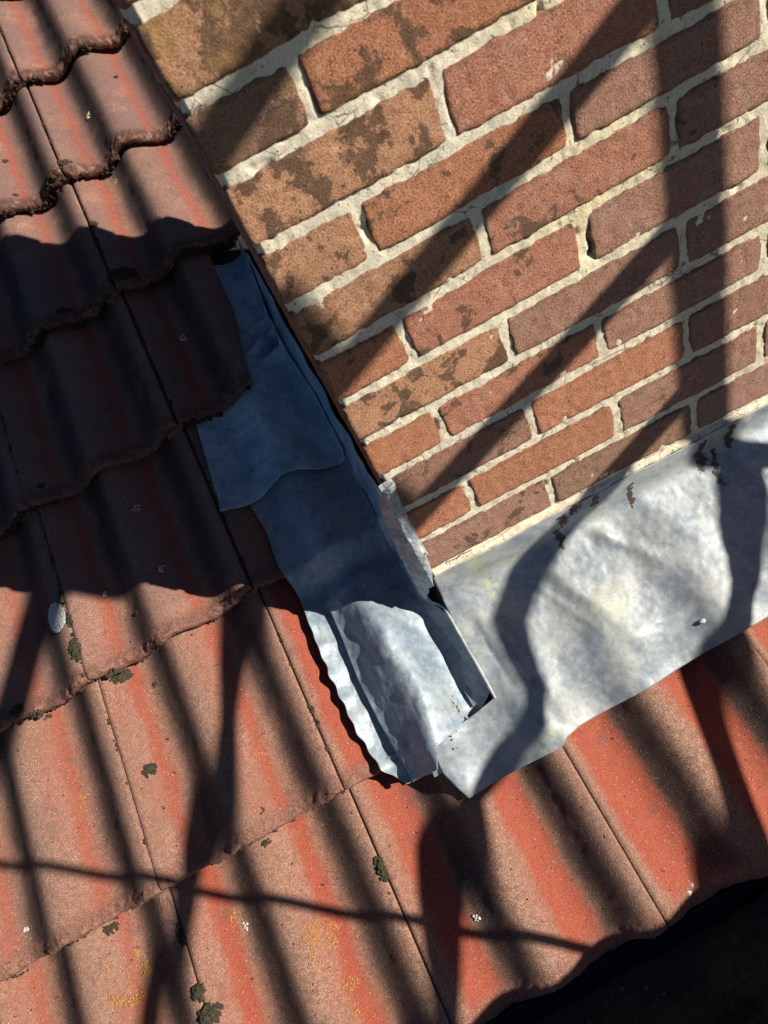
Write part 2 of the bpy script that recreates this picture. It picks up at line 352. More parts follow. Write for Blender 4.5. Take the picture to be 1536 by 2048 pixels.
def ball(rad,seed,c,nu=10,nv=7,amp=.3,sq=(1,1,1),B=None):
    th=np.linspace(0,2*np.pi,nu,endpoint=False); ph=np.linspace(.12,np.pi-.12,nv)
    Pp,Tt=np.meshgrid(ph,th,indexing='ij'); d=np.stack([np.sin(Pp)*np.cos(Tt),np.sin(Pp)*np.sin(Tt),np.cos(Pp)],-1)
    rr=rad*(1+amp*fbm(d[...,0]*1.7+seed,d[...,1]*1.7,d[...,2]*1.7,o=3))
    Q=(d*rr[...,None])*np.array(sq)
    if B is not None: Q=Q@B
    V=(Q+np.array(c)).reshape(-1,3); F=[]
    for i in range(nv-1):
        for j in range(nu): F.append((i*nu+j,(i+1)*nu+j,(i+1)*nu+(j+1)%nu,i*nu+(j+1)%nu))
    F.append(tuple(range(nu))); F.append(tuple((nv-1)*nu+j for j in range(nu))[::-1])
    return V,F
BR=np.array([(1,0,0),(0,-ct,-st),(0,-st,ct)])   # rows: x, down-slope, normal
for r,cs in enumerate([(0,1,2,3,4,5),(0,1,2,3,4,5),(2,3,4,5),(2,3,4),(2,3,4),(2,3,4),(2,3),(2,3)]):
    for c in cs:
        if r==1 and c in (0,1): continue
        tile(r,c)
# ---------------------------------------------------------------- chimney
CW,CD,CT=.590,.425,1.35
JZ=[.0008,.0647,.1284,.1917,.2529,.3122,.3729,.4349,.4964,.5606,.6190,.6823]
while JZ[-1]<CT: JZ.append(JZ[-1]+.063)
JZ=[JZ[0]-.063*k for k in range(5,0,-1)]+JZ
SL={0:-.042,1:-.035,2:-.024,3:-.012,4:-.018,5:-.008,6:.008,7:.003,8:-.012,9:0,10:0,11:0}
def jz(i,x): return JZ[i]+SL.get(i-5,-.04 if i<5 else 0)*x
chim=bpy.data.objects.new('chimney',None); COL.objects.link(chim); chim.location=(0,0,-.15)
tag(chim,'red brick chimney with cream mortar joints rising out of the tiled roof','chimney')
PX={11:[.0984,.318,.54],10:[.2071,.427,.645],9:[.1004,.3206,.533],8:[.2089,.4306,.65],7:[.0972,.3125,.5355],6:[.2042,.4317,.65],5:[.0963,.3153,.539],4:[.2057,.4293,.65],3:[.0974,.3189,.5377],2:[.2042,.4324,.65]}
# colour of each brick, row (12 = first full row at the top left) -> per brick (rgb, patch, yellow, pale)
O=(.72,.30,.155); O2=(.72,.38,.21); RD=(.66,.28,.175); BR1=(.54,.29,.20); PU=(.50,.28,.22); BN=(.40,.235,.155)
BC={12:[(O2,.75,.55,0),(RD,.5,0,.3)],11:[(BN,.5,.35,0),(O,.62,0,0),(PU,.3,0,.4)],10:[(O2,.66,0,0),(RD,.35,0,.7),(BR1,.3,0,.1)],
9:[(O2,.55,0,0),(O,.55,0,.1),(BR1,.35,0,.2),(O,.2,0,.2)],8:[(O2,.52,0,0),(RD,.5,0,1),(BR1,.45,0,.8),(O,.3,0,.3)],7:[(O,.5,0,0),(RD,.5,0,.2),(BR1,.3,0,1),(PU,.3,0,.3)],
6:[(O2,.66,0,0),(BR1,.4,0,1),(BR1,.4,0,.8),(PU,.35,0,.6)],5:[(O,.2,0,0),(RD,.5,0,.4),(BR1,.25,0,.2),(BR1,.3,0,.4)],4:[(BR1,.55,0,.3),(O,.3,0,.4),(BR1,.3,0,.1),(PU,.3,0,.4)],
3:[(O,.2,0,0),(O,.25,0,.1),(BR1,.35,0,.7),(BR1,.3,0,.3)],2:[(BR1,.5,0,1),(BN,.25,0,.1),(PU,.3,0,.4)]}
Vb=[];Fb=[];Ab=dict(bc=[],patch=[],yell=[],pale=[],ed=[]); nb_=0
def brick(face,u0,u1,zf0,zf1,col,pa,ye,pl,seed,res=.0032):
    """face(u,z,d)->xyz with d = depth into the wall; zf0/zf1 give the bed joint heights along u"""
    global nb_
    nu=max(6,int((u1-u0)/res)); nz=max(5,int(.05/res)); b=.0036
    a=np.concatenate([[0,0,.25,.55],np.linspace(1,(u1-u0)/b-1,nu),[(u1-u0)/b-.55,(u1-u0)/b-.25,(u1-u0)/b,(u1-u0)/b]])*b
    A_=u0+a; hh=float(zf1(u0)-zf0(u0)); z=np.concatenate([[0,0,.25,.55],np.linspace(1,hh/b-1,nz),[hh/b-.55,hh/b-.25,hh/b,hh/b]])*b
    Ug,Zg=np.meshgrid(A_,z,indexing='ij'); t=Zg/hh
    Z=zf0(Ug)*(1-t)+zf1(Ug)*t
    eu=np.minimum(Ug-u0,u1-Ug); ez=np.minimum(Zg,hh-Zg); 
    k=np.clip(1-eu/b,0,1); q=np.clip(1-ez/b,0,1); d=np.minimum(.0024*(k**2.4+q**2.4),.004)
    cr=np.clip(1-eu/.013,0,1)*np.clip(1-ez/.013,0,1)      # worn corners
    jag=np.maximum(np.clip(1-eu/.006,0,1),np.clip(1-ez/.006,0,1))
    Uo=Ug+ (fbm(Ug*90,Z*90,seed,o=3,seed=1)*.0017)*jag+np.sign((u0+u1)/2-Ug)*cr*.0013
    Zo=Z+ (fbm(Ug*90,Z*90,seed+5.5,o=3,seed=2)*.0014)*jag+np.sign(hh/2-Zg)*cr*.0012
    d=d+fbm(Ug*22,Z*22,seed,o=3)*.0006+fbm(Ug*140,Z*140,seed,o=3)*.00045+np.clip(fbm(Ug*55,Z*55,seed+9,o=3)-.6,0,1)*.0022+np.clip(fbm(Ug*200,Z*200,seed+4,o=2)-.7,0,1)*.0015+np.clip(jag-.3,0,1)*np.clip(fbm(Ug*70,Z*70,seed+3,o=2)-.1,0,1)*.0015
    d[[0,-1],:]=.016; d[:,[0,-1]]=.016
    P=face(Uo,Zo,d); n_=Ug.size; Vb.append(P.reshape(-1,3)); f=gfaces(*Ug.shape,off=nb_)
    nrm=np.cross(P[6,5]-P[5,5],P[5,6]-P[5,5]); o_=face(Ug[5:6,5:6],Z[5:6,5:6],np.array([[-1.]]))[0,0]-face(Ug[5:6,5:6],Z[5:6,5:6],np.array([[0.]]))[0,0]
    if nrm@o_<0: f=f[:,::-1]
    Fb.append(f); nb_+=n_
    j=1+.10*vnoise(seed*7.3,1.,2.); Ab['bc'].append(np.tile(np.array(col)*j,(n_,1))); Ab['patch'].append(np.full(n_,pa)); Ab['yell'].append(np.full(n_,ye)); Ab['pale'].append(np.full(n_,pl)); Ab['ed'].append((jag**.8).ravel())
HB=.0045
ff=lambda u,z,d: np.stack([u,d,z],-1)
fl=lambda u,z,d: np.stack([d+.0004,u,z],-1)
fr=lambda u,z,d: np.stack([CW-d,u,z],-1)
fk=lambda u,z,d: np.stack([u,CD-d,z],-1)
for i in range(len(JZ)-1):
    row=i-5+1        # row 1 = lowest full course above the apron
    k=row+1
    px=PX.get(k,None)
    if px is None: px=[.098,.318,.538] if k%2 else [.207,.427,.647]
    if k in PX or True:
        # note: even/odd bond alternates
        pass
    px=[p for p in px]
    while px[-1]+.22<CW-.03: px.append(px[-1]+.22)
    px=[p for p in px if p<CW-.03]
    xs=[0]+px+[CW]; cols=BC.get(k,None)
    if k==12: xs=[0,.2085,.43,CW]
    for j in range(len(xs)-1):
        u0=xs[j]+(.0042 if j else .0003); u1=xs[j+1]-(.0042 if j<len(xs)-2 else 0)
        if k==7 and j==2: u0+=.0065     # the wide broken joint
        rr=random.Random(k*50+j)
        if cols and j<len(cols): c,pa,ye,pl=cols[j]
        else: c,pa,ye,pl=rr.choice([O,RD,BR1,PU]),rr.uniform(.1,.6),0,rr.uniform(0,.8)
        i0,i1=i,i+1
        up=HB*(1.25 if k in (10,11,12,13) else 1.); 
        if JZ[i]>-.2: brick(ff,u0,u1,lambda x,i0=i0:jz(i0,x)+HB+.0004,lambda x,i1=i1,up=up:jz(i1,x)-up,c,pa,ye,pl,k*3.1+j*1.7,.0027 if k<14 else .02)
    for fc,W_,rs_ in ((fl,CD,.0045),(fr,CD,.03),(fk,CW,.03)):
        st0=.21 if k%2 else .10; ys=[0,st0]
        while ys[-1]+.22<W_-.03: ys.append(ys[-1]+.22)
        ys.append(W_)
        for j in range(len(ys)-1):
            rr=random.Random(k*77+j); u0=ys[j]+(.0047 if j else .0045); u1=ys[j+1]-.0047
            if fc is fk: u0+=.001
            brick(fc,u0,u1,lambda x,i=i:JZ[i]+HB+x*0,lambda x,i=i:JZ[i+1]-HB+x*0,rr.choice([O,RD,BR1,PU]),rr.uniform(.1,.6),0,.3,k*5.3+j,rs_)
mkobj('brickwork',np.concatenate(Vb),np.concatenate(Fb),M['brick'],parent=chim,attrs=dict(bc=np.concatenate(Ab['bc']),patch=np.concatenate(Ab['patch']),yell=np.concatenate(Ab['yell']),pale=np.concatenate(Ab['pale']),ed=np.concatenate(Ab['ed'])))
# mortar: a core with a modelled front sheet
Vm=[];Fm=[];Am=[];km=0
def msheet(face,W_,res,z0,z1,extra=True):
    global km
    u=np.linspace(.0042,W_-.003,int(W_/res)); z=np.linspace(z0,z1,int((z1-z0)/res)); U,Z=np.meshgrid(u,z,indexing='ij')
    d=.0019+fbm(U*30,Z*30,W_,o=4,seed=21)*.0012+fbm(U*160,Z*160,W_,o=3,seed=22)*.0007
    d+=np.clip(fbm(U*45,Z*45,3.3,o=3,seed=31)-.7,0,1)*.010
    if extra:
        for hx,hz,a,b,dp in ((.3255,.341,.0042,.0115,.014),(.3245,.3265,.007,.004,.010),(.105,.587,.0035,.015,.004),(.3115,.547,.0018,.012,.012),(.2135,.527,.0028,.012,.004),(.3265,.464,.002,.012,.006),(.0995,.342,.003,.01,.003),(.1025,.470,.003,.012,.004),(.4365,.408,.003,.01,.005)):
            d+=dp*np.exp(-((U-hx)/a)**2-((Z-hz)/b)**2)
    d[[0,-1],:]+=.01
    P=face(U,Z,d); f=gfaces(*U.shape,off=km); n=np.cross(P[1,0]-P[0,0],P[0,1]-P[0,0]); o_=face(U[:1,:1],Z[:1,:1],d[:1,:1]-1)-P[:1,:1]
    if n@o_[0,0]<0: f=f[:,::-1]
    Vm.append(P.reshape(-1,3)); Fm.append(f); km+=U.size
    y=np.exp(-((U-.32)/.10)**2-((Z-.37)/.045)**2)*.9+.5*np.exp(-((U-.36)/.08)**2-((Z-.43)/.03)**2)+.5*np.exp(-((U-.33)/.06)**2-((Z-.56)/.03)**2)+.35*ssa(.15,.5,U)
    Am.append((y if extra else y*0).ravel())
msheet(ff,CW,.0024,-.14,.76); Am[-1]=np.clip(Am[-1],0,1)
msheet(ff,CW,.012,.757,CT,False); msheet(fl,CD,.008,-.35,CT,False); msheet(fr,CD,.02,-.35,CT,False); msheet(fk,CW,.02,-.35,CT,False)
V,F=box((CW/2,CD/2,(CT-.35)/2),(CW-.022,CD-.022,CT+.35)); Fm=[list(map(tuple,x)) for x in Fm]; F=[tuple(q+km for q in f) for f in F]; Vm.append(V); Am.append(np.zeros(8))
mkobj('mortar',np.concatenate(Vm),[f for x in Fm for f in x]+F,M['mortar'],parent=chim,attrs=dict(yell=np.concatenate(Am)))
# cream bedding fillet over the top of the apron
n=260; xx=np.linspace(.004,.60,n); a=np.linspace(0,1,9); X,A2=np.meshgrid(xx,a,indexing='ij')
zt=-.001-.042*X
Zf=zt+.0055-A2*(.016+.003*fbm(X*25,X*0,o=3,seed=41)); Yf=.004-.0075*np.sin(A2*2.2)-fbm(X*60,Zf*60,o=3,seed=42)*.0012
P=np.stack([X,Yf,Zf],-1); V,F=closed_sheet(P,.002)
mkobj('mortar_fillet',V,F,M['mortar'],parent=chim,attrs=dict(yell=np.zeros(len(V))+.1))
# ---------------------------------------------------------------- lead
def lead(name,P,mat,th=.0016,attrs=None,parent=None,loc=None):
    V,F=closed_sheet(P,th); A={}
    for k in ('ye','br'):
        a=(attrs or {}).get(k); a=np.zeros(P.shape[:2]) if a is None else a; A[k]=np.concatenate([a.ravel(),a.ravel()])
    return mkobj(name,V,F,mat,attrs=A,parent=parent,loc=loc)
ap=lambda pts,t: np.interp(t,[p[0] for p in pts],[p[1] for p in pts])
# front apron: wall part + fold + part lying on the tiles
nu,nv=300,190
tt=np.concatenate([np.linspace(-.062,0,44)[:-1],np.linspace(0,.150,80)[:-1],np.linspace(.150,.185,30)[:-1],np.linspace(.185,.26,nv-151)]); a=np.linspace(0,1,nu)
TLt=[(-.062,.0015),(-.01,.000),(0,-.0015),(.045,-.0035),(.150,-.004),(.160,-.006),(.166,-.040),(.171,-.085),(.1755,-.112),(.195,-.118),(.216,-.1195),(.24,-.112),(.26,-.1035)]
A,T=np.meshgrid(a,tt,indexing='ij'); XL=ap(TLt,T); X=XL+(.66-XL)*A
sb=ap([(-.11,.2585),(.044,.2592),(.056,.2515),(.08,.2475),(.20,.2470),(.29,.243),(.66,.24)],X)
T2=np.where(T>0,T*(1+(sb/.26-1)*ssa(.17,.26,T)),T*((.0690-.0415*X)/.062))
H=.004+rowsma(T2,.176,.085)+profa(X)*(.12+.40*ssa(0,.25,T2))
H+=(fbm(X*12,T2*9,.5,o=2,seed=51)*.0022+fbm(X*34,T2*28,.7,o=3,seed=52)*.0010)*ssa(-.02,.05,T2)
ridge=lambda x0,s0,x1,s1,wd: np.exp(-((((X-x0)*(s1-s0)-(T2-s0)*(x1-x0))/math.hypot(x1-x0,s1-s0))/wd)**2)*ssa(-.2,.12,((X-x0)*(x1-x0)+(T2-s0)*(s1-s0))/((x1-x0)**2+(s1-s0)**2))*(1-ssa(.8,1.2,((X-x0)*(x1-x0)+(T2-s0)*(s1-s0))/((x1-x0)**2+(s1-s0)**2)))
H+=fbm(X*90,T2*70,.3,o=2,seed=58)*.00035*ssa(0,.03,T2)+.0012*ridge(.12,.02,.17,.15,.006)
H+=.0035*ridge(.245,.02,.30,.10,.010)+.003*ridge(.16,.05,.22,.20,.012)-.003*ridge(.02,.05,.06,.24,.012)+.003*ridge(.33,.02,.40,.2,.015)+.004*np.exp(-((X-.255)/.012)**2-((T2-.035)/.014)**2)
H+=.010*np.exp(-((X+.10)/.022)**2)*ssa(.20,.262,T2)+.003*np.exp(-((X+.004)/.012)**2)*ssa(.02,.09,T2)*(1-ssa(.14,.17,T2))
H+=.0045*np.exp(-((X-.062)/.02)**2)*ssa(.22,.26,T2)
H=np.maximum(H,np.where(T2>.004,tileh(X,T2)+.0038,-1))
SF=.017; sp=SF*np.log1p(np.exp(np.clip(T2/SF,-40,40))); sm=SF*np.log1p(np.exp(np.clip(-T2/SF,-40,40)))
P=RPa(X,sp,H*1.0)+np.stack([X*0,sm*0.0,sm],-1)
wy=-.0058-fbm(X*20,T2*20,o=3,seed=53)*.0012*ssa(0,-.03,-T2*-1)
k=(1-ssa(-.045,.035,T2))[...,None]
foot=RPa(X,X*0,H)   # y of the sheet where it meets the wall
P=P*(1-k)+np.stack([X,wy,np.maximum(foot[...,2],-.2)+sm],-1)*k
br=np.zeros_like(X)
wx=fbm(T2*60,X*20,o=2,seed=61)*.004
for x0,s0,s1,wd,am in ((.436,-.035,.015,.010,1.0),(.452,.0,.055,.007,.85),(.485,-.04,.004,.009,1.0),(.320,-.03,.012,.007,.9),(.207,-.046,-.022,.013,.85),(.196,-.02,.016,.008,.9),(.262,-.050,-.036,.009,.85),(.228,-.055,-.045,.02,.8)):
    br=np.maximum(br,am*np.exp(-((X-x0+wx+(T2-s0)*.12)/wd)**2)*ssa(s0-.012,s0,T2)*(1-ssa(s1-.005,s1+.02,T2)))
ye=.8*np.exp(-((X-.07-.1*T2)/.012)**2)*(1-ssa(.0,.10,T2))+.55*np.exp(-((X-.12)/.006)**2)*(1-ssa(-.04,.03,T2))+.5*np.exp(-((X-.2)/.03)**2-((T2-.12)/.03)**2)+.45*np.exp(-((X-.46)/.012)**2)*(1-ssa(0,.08,T2))+.5*np.exp(-((X-.03)/.03)**2-((T2-.24)/.012)**2)
apr=lead('lead_apron',P,M['lead'],.0016,dict(br=br,ye=ye)); tag(apr,'pale grey lead apron with brown streaks dressed over the tiles below the brick face','lead flashing')
# rolled free edge of the apron beside the channel
ts=np.linspace(-.004,.162,40); xs_=ap([(-.004,-.0165),(.003,-.010),(.0136,-.0045),(.05,-.0048),(.10,-.0040),(.162,-.0046)],ts)
pts=[RP(x,s,.0085+float(rowsma(np.array(s),.176,.085))+.001*math.sin(s*60)+float(profa(np.array(x)))*.3) for x,s in zip(xs_,ts)]
V,F=tube(pts,[.0016+.0011*min(1,i/6)*min(1,(40-i)/5) for i in range(40)],12); mkobj('rolled_edge',V,F,M['lead'],parent=apr)
def HBf(x,s): return .005+rowsma(s,-.155,.05)+profa(x)*.85
# lower side sheet
nu,nv=200,300; ss_=np.linspace(-.335,.205,nv); a=np.concatenate([np.linspace(0,.32,90)[:-1],np.linspace(.32,1,nu-89)]); A,T=np.meshgrid(a,ss_,indexing='ij')
xl_=ap([(-.335,-.203),(-.2955,-.2047),(-.24,-.1995),(-.175,-.2045),(-.13,-.1990),(-.06,-.2020),(.03,-.205),(.115,-.2035),(.150,-.199),(.172,-.194),(.19,-.184),(.205,-.172)],T)
xr_=ap([(-.335,-.0255),(-.19,-.028),(-.10,-.032),(-.034,-.026),(0,-.014),(.02,-.0065),(.150,-.0065),(.166,-.030),(.172,-.075),(.178,-.105),(.205,-.1205)],T)
xl_=xl_+.0012*np.sin(2*np.pi*T/.031+1)*ssa(-.1,0,T)
X=xl_+(xr_-xl_)*A
xp=ap([(-.20,-.174),(-.0956,-.163),(-.013,-.1665),(.043,-.1715),(.116,-.170),(.18,-.1635)],T)
H=HBf(X,T)
pan=ssa(-.0012,.0012,X-xp)*ssa(-.125,-.085,T); H+=.0115*pan*(1-ssa(-.085,-.05,X))
xc=ap([(-.06,-.105),(0,-.092),(.06,-.086),(.11,-.082),(.16,-.098)],T)
H+=.017*np.exp(-((X-xc+.008)/.026)**2)*ssa(-.09,.0,T)
H-=.006*np.exp(-((X+.035)/.02)**2)*ssa(-.05,.05,T)
fl_=np.clip((xp-X)/.034,0,1.3); scal=np.sin(2*np.pi*(T/.047+.45*fbm(T*11,T*0,o=2,seed=71)))*(.75+.6*fbm(T*19,T*0+4,o=2,seed=74))
H+=fl_*(.012*ssa(-.16,-.05,T)+.0075*scal*ssa(-.10,0,T)*(.5+.5*fl_))*(1-.5*ssa(.15,.2,T))
H+=(fbm(X*22,T*16,1.5,o=2,seed=72)*.0036+fbm(X*55,T*40,2.5,o=3,seed=73)*.0011)*(.5+.5*ssa(-.15,0,T))
H-=.008*ssa(.168,.19,T)*(1-ssa(-.2,-.14,X)*0.2)
H+=.02*ssa(.012,.0,xr_-X)*ssa(.0,-.02,T*1.0-.0) if False else 0
H=np.maximum(H,tileh(X,T)+.0030)
P=RPa(X,T,H); P=P+np.stack([X*0,X*0,.022*np.clip(1-(xr_-X)/.010,0,1)**2*(1-ssa(-.04,.0,T))],-1)
lo=lead('side_lead_sheet',P,M['leads']); tag(lo,'lower lead sheet beside the chimney, lit raised fold and scalloped outer edge','lead flashing','lead sheets down the side of the chimney')
# pinched fold where lower sheet and apron meet, small grit
nu,nv=26,30; A,T=np.meshgrid(np.linspace(-1,1,nu),np.linspace(0,1,nv),indexing='ij')
X=-.122+A*(.003+.013*T)+.004*T; S_=.168+T*.046; H=.006-.022*T+.007*np.abs(1-np.abs(A))*(1-.5*T)+fbm(X*90,S_*90,o=3)*.0016
pf=lead('pinched_fold',RPa(X,S_,H),M['lead'],.0014,parent=lo)
# under-tongue showing below the fold
nu,nv=50,26; A,T=np.meshgrid(np.linspace(0,1,nu),np.linspace(0,1,nv),indexing='ij'); X=-.187+A*.070; S_=.160+T*ap([(0,.028),(.2,.040),(1,.0535)],A); H=-.010-.016*T+profa(X)*.25+fbm(X*40,S_*40,o=3,seed=77)*.0015
mkt=lead('lead_tongue',RPa(X,S_,H),M['leads'],.0014,parent=lo)
# upper side sheet
nu,nv=150,230; ss_=np.linspace(-.80,-.298,nv); a=np.linspace(0,1,nu); A,T=np.meshgrid(a,ss_,indexing='ij')
xl_=ap([(-.80,-.16),(-.70,-.19),(-.58,-.215),(-.471,-.2314),(-.379,-.240),(-.298,-.2467)],T); xr_=ap([(-.80,-.006),(-.76,-.0075),(-.603,-.0255),(-.508,-.028),(-.40,-.021),(-.298,-.0245)],T)
X=xl_+(xr_-xl_)*A; db=ap([(-.2467,0),(-.203,.003),(-.16,-.0035),(-.131,-.007),(-.10,.0015),(-.073,.0147),(-.0245,.018)],X); T2=T+db*ssa(-.36,-.298,T)
H=.0115-STEP*(-.157-T2)/G+profa(X)*.85+fbm(X*22,T2*18,3.5,o=3,seed=81)*.0042+fbm(X*60,T2*50,3.5,o=3,seed=82)*.0008
H+=(.0045+.002*np.sin(X*70))*ssa(-.33,-.298,T)
cr_=np.exp(-((X+.048)/.030)**2-((T2+.565)/.030)**2); H+=cr_*(.020*np.sin((T2*1.+X*.45)*130+2*fbm(X*30,T2*30,o=2))+.006)
H+=.012*np.exp(-((T2+.625+.3*(X+.03))/.008)**2)*ssa(-.09,-.05,X)
H-=.004*ssa(-.66,-.75,-T2*-1) if False else 0
P=RPa(X,T2,H); P=P+np.stack([X*0,X*0,.025*np.clip(1-(xr_-X)/.012,0,1)**2],-1)
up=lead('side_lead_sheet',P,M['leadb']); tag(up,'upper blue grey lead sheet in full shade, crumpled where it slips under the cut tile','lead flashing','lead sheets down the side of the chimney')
# upstand against the chimney side
nu,nv=240,22; ss_=np.linspace(-.775,-.012,nu); T,B=np.meshgrid(ss_,np.linspace(0,1,nv),indexing='ij')
xb=ap([(-.775,-.0060),(-.72,-.011),(-.603,-.0235),(-.508,-.026),(-.40,-.0205),(-.30,-.0245),(-.20,-.029),(-.10,-.033),(-.03,-.027),(-.012,-.022)],T)+fbm(T*16,T*0,o=3,seed=91)*.0018
hz=ap([(-.775,.004),(-.74,.03),(-.65,.058),(-.5,.066),(-.3,.068),(-.1,.072),(-.012,.075)],T)*(1+.07*fbm(T*14,T*0,o=3,seed=92))
hb=np.where(T<-.30,.013-STEP*(-.157-T)/G,.008+rowsma(T,-.155,.05))-.012
base=RPa(xb,T,hb); xt=-.0035-.0025*(1+fbm(T*20,B*3,o=3,seed=93))*B
Xu=xb+(xt-xb)*B**.65; P=np.stack([Xu,base[...,1],base[...,2]+hz*B],-1)
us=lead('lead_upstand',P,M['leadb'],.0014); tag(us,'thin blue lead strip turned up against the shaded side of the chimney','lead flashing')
# corner tab wrapped on to the brick face
Lp=[(.193,-.0045),(.175,-.0080),(.156,-.0135),(.0914,-.0222),(.026,-.0248),(-.0338,-.0273),(-.066,-.0250)]
Rp=[(.193,.0120),(.183,.0150),(.165,.0125),(.138,.0100),(.118,.0090),(.0954,.0110),(.07,.0090),(.0475,.0115),(.02,.0055),(.0027,.0030),(-.02,-.0060),(-.066,-.0225)]
zz=np.linspace(.1915,-.066,170); Z,B=np.meshgrid(zz,np.linspace(0,1,34),indexing='ij')
fl2=lambda pts,z: np.interp(z,[p[0] for p in pts][::-1],[p[1] for p in pts][::-1])
xl_=fl2(Lp,Z)+fbm(Z*40,Z*0,o=3,seed=94)*.0012; xr_=fl2(Rp,Z)+fbm(Z*60,Z*0+3,o=3,seed=95)*.0012
X=xl_+(xr_-xl_)*B; Y=-.0045-.0045*np.sin(np.clip((X+.022)/.03,0,1)*np.pi)-fbm(X*90,Z*60,o=3,seed=96)*.0026
Y=np.where(X<-.004,Y+(-.004-X)*1.3,Y)
Y+=-.004*np.exp(-((Z-.045)/.010)**2-((X-.007)/.008)**2)
P=np.stack([X,Y,Z-.0],-1)
tb=lead('lead_corner_tab',P,M['lead'],.0012); tag(tb,'narrow crinkled lead tab wrapped round the chimney corner with one nail hole','lead flashing')
V,F=tube([( .0065,-.0098,.0505),(.0065,-.0108,.0505)],.0022,16); mkobj('nail_hole',V,F,M['mossd'],parent=tb)
V,F=tube([(.0065,-.0106,.0505),(.0066,-.0118,.0505)],.0012,12); mkobj('nail_head',V,F,M['steel'],parent=tb)
# folded flap at the top of the tab
nu,nv=16,14; A,B=np.meshgrid(np.linspace(0,1,nu),np.linspace(0,1,nv),indexing='ij')
P=np.stack([-.003+A*.016+B*.002,-.0095-.003*np.sin(A*3)-B*.002+fbm(A*4,B*4,o=2)*.001,.176+B*.0115+A*.002],-1); mk2=lead('folded_flap',P,M['lead'],.001,parent=tb)
# ---------------------------------------------------------------- things growing or lying on the roof
def surf(x,s):
    h=rowh(s)+prof(x); return h
moss = [(-0.517, -0.1485, 0.0271, 0.0154), (-0.6781, -0.1736, 0.0133, 0.0123), (-0.6605, -0.1549, 0.0134, 0.0115), (-0.5202, 0.0084, 0.0139, 0.0156), (-0.6629, 0.1825, 0.0167, 0.0102), (-0.3959, 0.1821, 0.0123, 0.0074), (-0.2566, 0.2836, 0.011, 0.0252), (-0.554, 0.3077, 0.0131, 0.0148), (-0.5483, 0.3381, 0.0227, 0.0175), (-0.5548, 0.2352, 0.0078, 0.0262), (-0.3784, 0.141, 0.0081, 0.0072), (-0.2508, 0.0485, 0.0062, 0.0109), (-0.2508, 0.0706, 0.0054, 0.0093), (-0.5549, -0.213, 0.0136, 0.0326), (-0.5508, -0.2679, 0.0074, 0.0258), (-0.2434, -1.1726, 0.0232, 0.0116), (-0.2828, -1.1512, 0.0305, 0.0229), (-0.2313, -0.8442, 0.0372, 0.0219), (-0.3669, -0.8429, 0.0246, 0.0123), (-0.5231, -0.5203, 0.01, 0.009), (-0.3666, 0.2463, 0.0058, 0.0049), (-0.8113, 0.1748, 0.0139, 0.006), (-0.2169, -0.011, 0.0064, 0.0056), (-0.4784, -0.1121, 0.0124, 0.008), (-0.0654, -1.3724, 0.0071, 0.0071), (-0.0856, -1.5299, 0.0091, 0.006), (-0.3652, -1.2986, 0.0084, 0.0111), (-0.4501, -0.2256, 0.0044, 0.0044), (-0.3687, -1.177, 0.0079, 0.0079), (-0.2454, -1.0019, 0.0119, 0.0167)]
lich = [(-0.6446, 0.011, 0.0074, 0.024), (-0.6568, 0.2513, 0.0278, 0.0352), (-0.3556, 0.0724, 0.0098, 0.0098), (-0.3437, 0.1019, 0.0065, 0.0073), (-0.3756, 0.3252, 0.0247, 0.0247), (-0.381, 0.325, 0.0099, 0.0082), (-0.3618, 0.3901, 0.01, 0.01), (-0.3626, 0.2397, 0.0165, 0.0132), (-0.3839, 0.0723, 0.0049, 0.0065), (-0.3698, 0.4162, 0.0083, 0.0083), (-0.4881, 0.2588, 0.0104, 0.0156)]
white = [(-0.5733, -0.2833, 0.0187, 0.0252), (-0.3855, -0.3945, 0.0083, 0.0074), (-0.3797, -0.2695, 0.0061, 0.0061), (-0.3477, -0.0272, 0.0058, 0.0067), (-0.4753, 0.2689, 0.006, 0.0077), (-0.1709, 0.3952, 0.0048, 0.004), (-0.7784, 0.1257, 0.0039, 0.0048), (0.0992, 0.4772, 0.0048, 0.0032), (0.0916, 0.4835, 0.0032, 0.0032), (-0.1722, -1.1192, 0.0038, 0.0038), (-0.0169, -0.813, 0.0043, 0.0054), (-0.1857, -0.6757, 0.0061, 0.0082), (0.2408, 0.2927, 0.004, 0.0064), (0.2303, 0.3037, 0.0048, 0.0064), (-0.4942, -0.289, 0.0037, 0.0056)]
MOSS_L=['large olive moss cushion hanging on the front edge below the white dropping','round moss tuft on the left edge of the lit tile front','second round moss tuft just right of the one at the left edge','oval moss cushion alone in the middle of a sunlit tile, left of centre','moss tuft under a front edge near the bottom left','small dark moss tuft under the front edge left of the scalloped lead','long moss strip in the joint left of the shaded trunk shadow','pale moss tuft in the bottom joint, upper of two','wide pale moss tuft at the bottom edge of the photo','dark moss strip in the joint inside the ladder shadow','small black moss dot just above a front edge near the lead','flat green moss film in the joint left of the scalloped lead, upper piece','flat green moss film in the joint left of the scalloped lead, lower piece','long green moss strip in the joint below the white dropping','thin green moss beside the white dropping','green moss wisp at the end of a joint near the top left','thick dark moss in the notch between two tiles at the top left','big black moss mass in shade beside the second joint','black moss lump on a shaded front edge at the left','single black moss spot on the shaded tile at left','tiny black moss dot on the lower red stripe','flat moss on a front edge at the lower left margin','tiny moss ball on the red tile beside the scalloped lead','moss bit right of the large cushion on the front edge','moss crumb under the yellow lichen','small dark hole of moss in the top tile','small dark moss speck at the left margin near the top','tiny moss crumb on a lit front edge','dark moss speck on a red stripe at the left margin','dark moss in the joint just inside the upper shadow']
